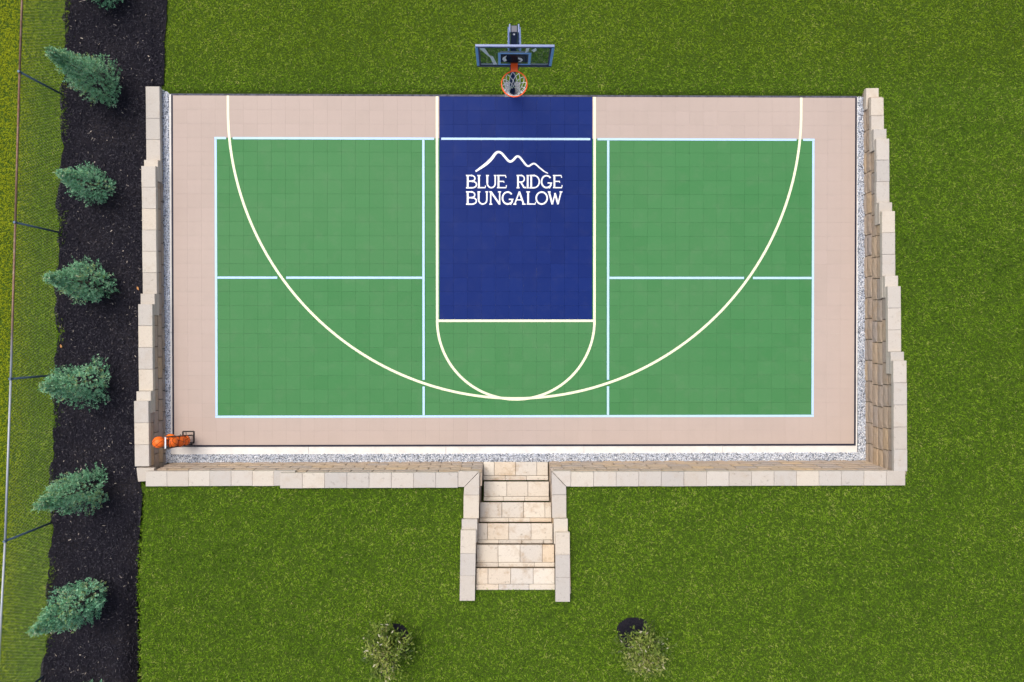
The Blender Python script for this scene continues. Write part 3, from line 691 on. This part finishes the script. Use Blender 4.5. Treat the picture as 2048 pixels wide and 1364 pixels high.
# ------------------------------------------------------------------ junipers
def juniper(seed, ncl=900, olive=.55, spread=1.0):
    r = np.random.default_rng(seed); V = []; Fc = []; tn = []
    for c in range(ncl):
        hh = r.uniform(0, 1) ** 1.15; prof = np.interp(hh, [0, .06, .20, .42, .7, .9, 1], [.66, .95, 1.0, .80, .42, .17, .03])
        th = r.uniform(0, 6.283); lump = 1 + .20 * spread * math.sin(3 * th + 5 * hh + seed) + .10 * math.sin(7 * th - 9 * hh)
        rr_ = prof * lump * (r.uniform(.08, 1.06) ** .45); 
        base = np.array([rr_ * math.cos(th), rr_ * math.sin(th), .05 + hh * .95])
        out = np.array([math.cos(th) * (1 - hh * .6), math.sin(th) * (1 - hh * .6), .55 + .6 * hh]); out /= np.linalg.norm(out)
        L = r.uniform(.07, .17) * (1.35 if r.uniform() < .07 else 1); ct = r.uniform(0, 1) ** 1.2
        k = 13
        t = r.uniform(0, 1, k); side = r.normal(0, 1, (k, 3)); side -= (side @ out)[:, None] * out; side /= np.linalg.norm(side, axis=1)[:, None]
        o_ = base * np.array([.43, .43, 1.62]) + out * (t * L)[:, None] 
        dr = out * .55 + side * .85; dr /= np.linalg.norm(dr, axis=1)[:, None]
        ln = r.uniform(.022, .048, k)[:, None]; ww = np.cross(dr, r.normal(0, 1, (k, 3))); ww /= np.linalg.norm(ww, axis=1)[:, None]; ww *= r.uniform(.005, .010, k)[:, None]
        n0 = len(V) * 4
        V.append(np.stack([o_, o_ + dr * ln * .55 + ww, o_ + dr * ln, o_ + dr * ln * .55 - ww], 1).reshape(-1, 3))
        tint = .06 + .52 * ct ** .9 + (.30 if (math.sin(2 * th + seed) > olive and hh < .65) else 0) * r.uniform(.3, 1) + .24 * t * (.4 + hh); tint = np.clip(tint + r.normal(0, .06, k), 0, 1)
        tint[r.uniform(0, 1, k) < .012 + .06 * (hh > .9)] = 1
        tn.append(np.repeat(tint, 4))
    V = np.concatenate(V); return raw_mesh('crown', V, np.arange(len(V)).reshape(-1, 4), M_jun, tint=np.concatenate(tn))
JM = [juniper(*a) for a in ((3, 1100, .6), (8, 1250, .8, 1.1), (15, 950, .95, .8), (22, 1180, .7), (31, 1000, .1, 1.5), (37, 1100, .2, 1.2), (44, 1200, .0, .9), (52, 1000, .5))]
def trunk_mesh(h, r): return MB().tube([(0, 0, -.1), (.01, 0, h * .3), (0, .01, h * .65), (0, 0, h)], [r, r * .8, r * .5, r * .2], 8).mesh('trunk', M_bark, True)
jt_ = trunk_mesh(1.35, .035)
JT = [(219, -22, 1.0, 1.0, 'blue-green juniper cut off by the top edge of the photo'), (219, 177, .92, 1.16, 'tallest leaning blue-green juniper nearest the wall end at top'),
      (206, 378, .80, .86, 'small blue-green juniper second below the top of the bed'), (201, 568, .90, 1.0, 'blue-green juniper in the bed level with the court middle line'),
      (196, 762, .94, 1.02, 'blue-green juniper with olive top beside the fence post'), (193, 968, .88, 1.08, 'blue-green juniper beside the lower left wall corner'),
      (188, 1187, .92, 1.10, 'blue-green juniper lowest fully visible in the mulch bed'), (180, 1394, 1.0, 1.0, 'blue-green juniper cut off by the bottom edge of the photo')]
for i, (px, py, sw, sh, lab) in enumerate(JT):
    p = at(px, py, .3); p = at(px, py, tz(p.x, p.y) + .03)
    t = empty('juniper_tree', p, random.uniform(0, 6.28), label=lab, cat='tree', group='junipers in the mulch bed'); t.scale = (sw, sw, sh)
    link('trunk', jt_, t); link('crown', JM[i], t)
# ------------------------------------------------------------------ two young trees in mulch rings
def young(seed):
    r = np.random.default_rng(seed); V = []; tn = []; br = MB()
    br.tube([(0, 0, -.1), (.01, .01, .35), (-.01, 0, .7), (0, 0, 1.05)], [.022, .018, .013, .005], 7)
    for c in range(130):
        th = r.uniform(0, 6.283); el = r.uniform(.1, 1.3); L = r.uniform(.22, .60) * (1.1 - .3 * el / 1.3); z0 = r.uniform(.25, .85)
        d = np.array([math.cos(th) * math.cos(el), math.sin(th) * math.cos(el), math.sin(el) * .8]); p0 = np.array([0, 0, z0]); p1 = p0 + d * L
        br.tube([p0, (p0 + p1) / 2 + r.normal(0, .015, 3), p1], [.006, .004, .0015], 4)
        k = 46; t = r.uniform(.15, 1.05, k); o_ = p0 + d * (t * L)[:, None] + r.normal(0, .035, (k, 3))
        dr = d * .5 + r.normal(0, .7, (k, 3)); dr /= np.linalg.norm(dr, axis=1)[:, None]; ln = r.uniform(.05, .10, k)[:, None]
        ww = np.cross(dr, np.array([0, 0, 1.]) + r.normal(0, .5, (k, 3))); ww /= np.linalg.norm(ww, axis=1)[:, None]; ww *= ln * r.uniform(.13, .22, k)[:, None]
        V.append(np.stack([o_, o_ + dr * ln * .45 + ww, o_ + dr * ln, o_ + dr * ln * .45 - ww], 1).reshape(-1, 3))
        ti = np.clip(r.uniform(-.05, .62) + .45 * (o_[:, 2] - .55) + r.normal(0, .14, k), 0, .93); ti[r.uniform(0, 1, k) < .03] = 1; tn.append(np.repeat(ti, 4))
    V = np.concatenate(V)
    return br.mesh('trunk', M_bark, True), raw_mesh('crown', V, np.arange(len(V)).reshape(-1, 4), M_young, tint=np.concatenate(tn))
RINGS = []
for k, (px, py, rr_, lab) in enumerate(((789, 1271, .27, 'young leafy tree left of the bottom of the steps'), (1277, 1277, .34, 'young leafy tree right of the bottom of the steps'))):
    p = at(px, py, 1.0); p = at(px, py, tz(p.x, p.y)); q_ = Vector((-.10, .12, 0)) * k; RINGS.append((p.x + q_.x, p.y + q_.y, rr_))
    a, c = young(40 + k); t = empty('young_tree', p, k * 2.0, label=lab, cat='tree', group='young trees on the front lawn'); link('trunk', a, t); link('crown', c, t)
    pts = [(rr_ * (1 + .06 * math.sin(3 * q) + .04 * math.sin(7 * q + k)) * math.cos(q), rr_ * (1 + .06 * math.sin(3 * q)) * math.sin(q), .015) for q in np.linspace(0, 2 * math.pi, 40, endpoint=False)]
    mid = [(x * .6, y * .6, .045) for x, y, z in pts]; v = pts + mid + [(0, 0, .06)]
    f = [(i, (i + 1) % 40, 40 + (i + 1) % 40, 40 + i) for i in range(40)] + [(40 + i, 40 + (i + 1) % 40, 80) for i in range(40)]
    tag(link('mulch_ring', new_mesh('mulch_ring', v, f, [M_mulch], smooth=True), None, p + q_), 'round dark mulch ring at the foot of the %s young tree' % ('left', 'right')[k], kind='structure')
for px, py, lab in ((276, 577, 'tan fallen leaf on the mulch beside the wall'), (122, 692, 'orange fallen leaf on the mulch by the grass edge')):
    p = at(px, py, .3); p = at(px, py, tz(p.x, p.y) + .06)
    v = [(-.04, 0, 0), (-.01, .022, .008), (.03, .015, .004), (.045, 0, .012), (.025, -.02, .004), (-.012, -.018, .01)]
    tag(link('fallen_leaf', new_mesh('fallen_leaf', v, [(0, 1, 2, 3), (0, 3, 4, 5)], [M_leaf]), None, p, (0, 0, random.uniform(0, 6))), lab, 'leaf', 'fallen leaves')

# ------------------------------------------------------------------ grass
RWo = (at(1733, 200, 0), at(1733, 921, 0))
capo_n = at(1757, 186, ZL(0)).x; 
def grass_ok(x, y):
    west = x < west_edge(y) - .0
    xo = np.interp(y, [ypx(938, 1812, 1.05), ypx(703, 1805, .9), ypx(553, 1795, .7), ypx(405, 1783, .5), ypx(258, 1770, .3), ypx(196, 1758, .15), ypx(175, 1750, .1)],
                   [at(1814, 938, 1.05).x, at(1806, 703, .87).x, at(1796, 553, .69).x, at(1784, 405, .51).x, at(1771, 258, .33).x, at(1759, 196, .15).x, at(1736, 174, .0).x])
    ynb = YN + .005
    north = (y > ynb) & (x > east_edge(y)) & ((x < at(1727, 180, 0).x) | (y > ypx(174, 1740, .1)))
    east = (x > xo) & (y <= ynb + .3) & (y > ypx(972, 1812, 1.05))
    ysb = np.interp(x, [at(290, 965, .87).x, at(556, 970, .87).x, at(561, 974, 1.05).x, at(930, 975, 1.05).x, at(1135, 973, 1.05).x, at(1812, 969, 1.05).x],
                    [ypx(965, 290, .87), ypx(970, 556, .87), ypx(974, 561, 1.05), ypx(975, 930, 1.05), ypx(973, 1135, 1.05), ypx(969, 1812, 1.05)])
    south = (y < ysb - .005) & (x > east_edge(np.minimum(y, YWB - .2)) + .0)
    st = (x > at(920, 1100, 1.2).x) & (x < at(1140, 1100, 1.2).x) & (y > ypx(1204, 1030, 1.15))
    inn = (x > at(950, 1100, 1.2).x) & (x < at(1110, 1100, 1.2).x) & (y < ypx(1181, 1030, 1.08))
    south &= (~st) | inn
    for cx_, cy_, r_ in RINGS: south &= (x - cx_) ** 2 + (y - cy_) ** 2 > r_ * r_ * .93
    return west | north | east | south
def vnoise(x, y, s, seed):
    r = np.random.default_rng(seed); G = r.uniform(0, 1, (64, 64)); u = x / s; v = y / s; i = np.floor(u).astype(int); j = np.floor(v).astype(int); fu = u - i; fv = v - j
    fu = fu * fu * (3 - 2 * fu); fv = fv * fv * (3 - 2 * fv)
    a = G[i % 64, j % 64]; b_ = G[(i + 1) % 64, j % 64]; c = G[i % 64, (j + 1) % 64]; d = G[(i + 1) % 64, (j + 1) % 64]
    return (a * (1 - fu) + b_ * fu) * (1 - fv) + (c * (1 - fu) + d * fu) * fv
n = 950000
bx = rng.uniform(-13.6, 13.6, n); by = rng.uniform(-10.4, 8.2, n); ok = grass_ok(bx, by); bx, by = bx[ok], by[ok]; n = len(bx)
# some ragged tufts reaching over the mulch edge
nw = 2600; wy = rng.choice([5.5, 3.9, 3.2, .9, -1.4, -3.0, -4.7, -6.5, -7.6], nw) + rng.normal(0, .22, nw); wx = west_edge(wy) + np.abs(rng.normal(0, .05, nw))
bx = np.r_[bx, wx]; by = np.r_[by, wy]; edge = np.r_[np.zeros(n), np.ones(nw)]; n += nw
bz = terrain(bx, by)
_G = rng.uniform(0, 1, (512, 512)); _A = rng.uniform(0, 6.283, (512, 512)); ci = np.floor((bx + .02 * np.sin(by * 41) + rng.normal(0, .005, n)) / .029).astype(int) % 512; cj = np.floor((by + .02 * np.sin(bx * 37) + rng.normal(0, .005, n)) / .029).astype(int) % 512
clump = vnoise(bx, by, .10, 1) * .22 + vnoise(bx, by, .045, 2) * .22 + _G[ci, cj] * .56
ang = _A[ci, cj] + rng.normal(0, .45, n); ln = rng.uniform(.040, .080, n) * (1 + .9 * edge) * (.75 + .5 * clump); lean = rng.uniform(.55, 1.15, n)
wd = rng.uniform(.0034, .0062, n)
dx, dy = np.cos(ang), np.sin(ang)
b0 = np.c_[bx, by, bz - .004]; hgt = ln * (.92 - .62 * lean)
mid = b0 + np.c_[dx * ln * lean * .4, dy * ln * lean * .4, hgt * .75]; tip = b0 + np.c_[dx * ln * lean, dy * ln * lean, hgt]
s_ = np.c_[-dy * wd, dx * wd, np.zeros(n)]
V = np.stack([b0, mid - s_, mid + s_, tip], 1).reshape(-1, 3)
q = np.arange(n) * 4; Fc = np.stack([np.c_[q, q + 1, q + 2], np.c_[q + 1, q + 3, q + 2]], 1).reshape(-1, 3)
big = vnoise(bx, by, 2.2, 5) * .5 + vnoise(bx, by, .6, 6) * .5
tint = np.clip(-.12 + 1.14 * clump + .26 * (big - .5) + rng.normal(0, .14, n), 0, .95); tint[rng.uniform(0, 1, n) < .006] = 1
fx = np.interp(by, [p.y for p in tops[::-1]], [p.x for p in posts[::-1]])
dry = np.clip((fx - .45 - bx) / .8, 0, 1) * .72 + .12 * np.clip((by - YN) / 1.0, 0, 1) + .10 * (bx < fx) + .10 * rng.uniform(0, 1, n) * big
tag(link('grass', raw_mesh('grass', V, Fc, M_grass, tint=np.repeat(tint, 4), dry=np.repeat(dry, 4))), 'short mown green grass covering the lawn', kind='stuff')
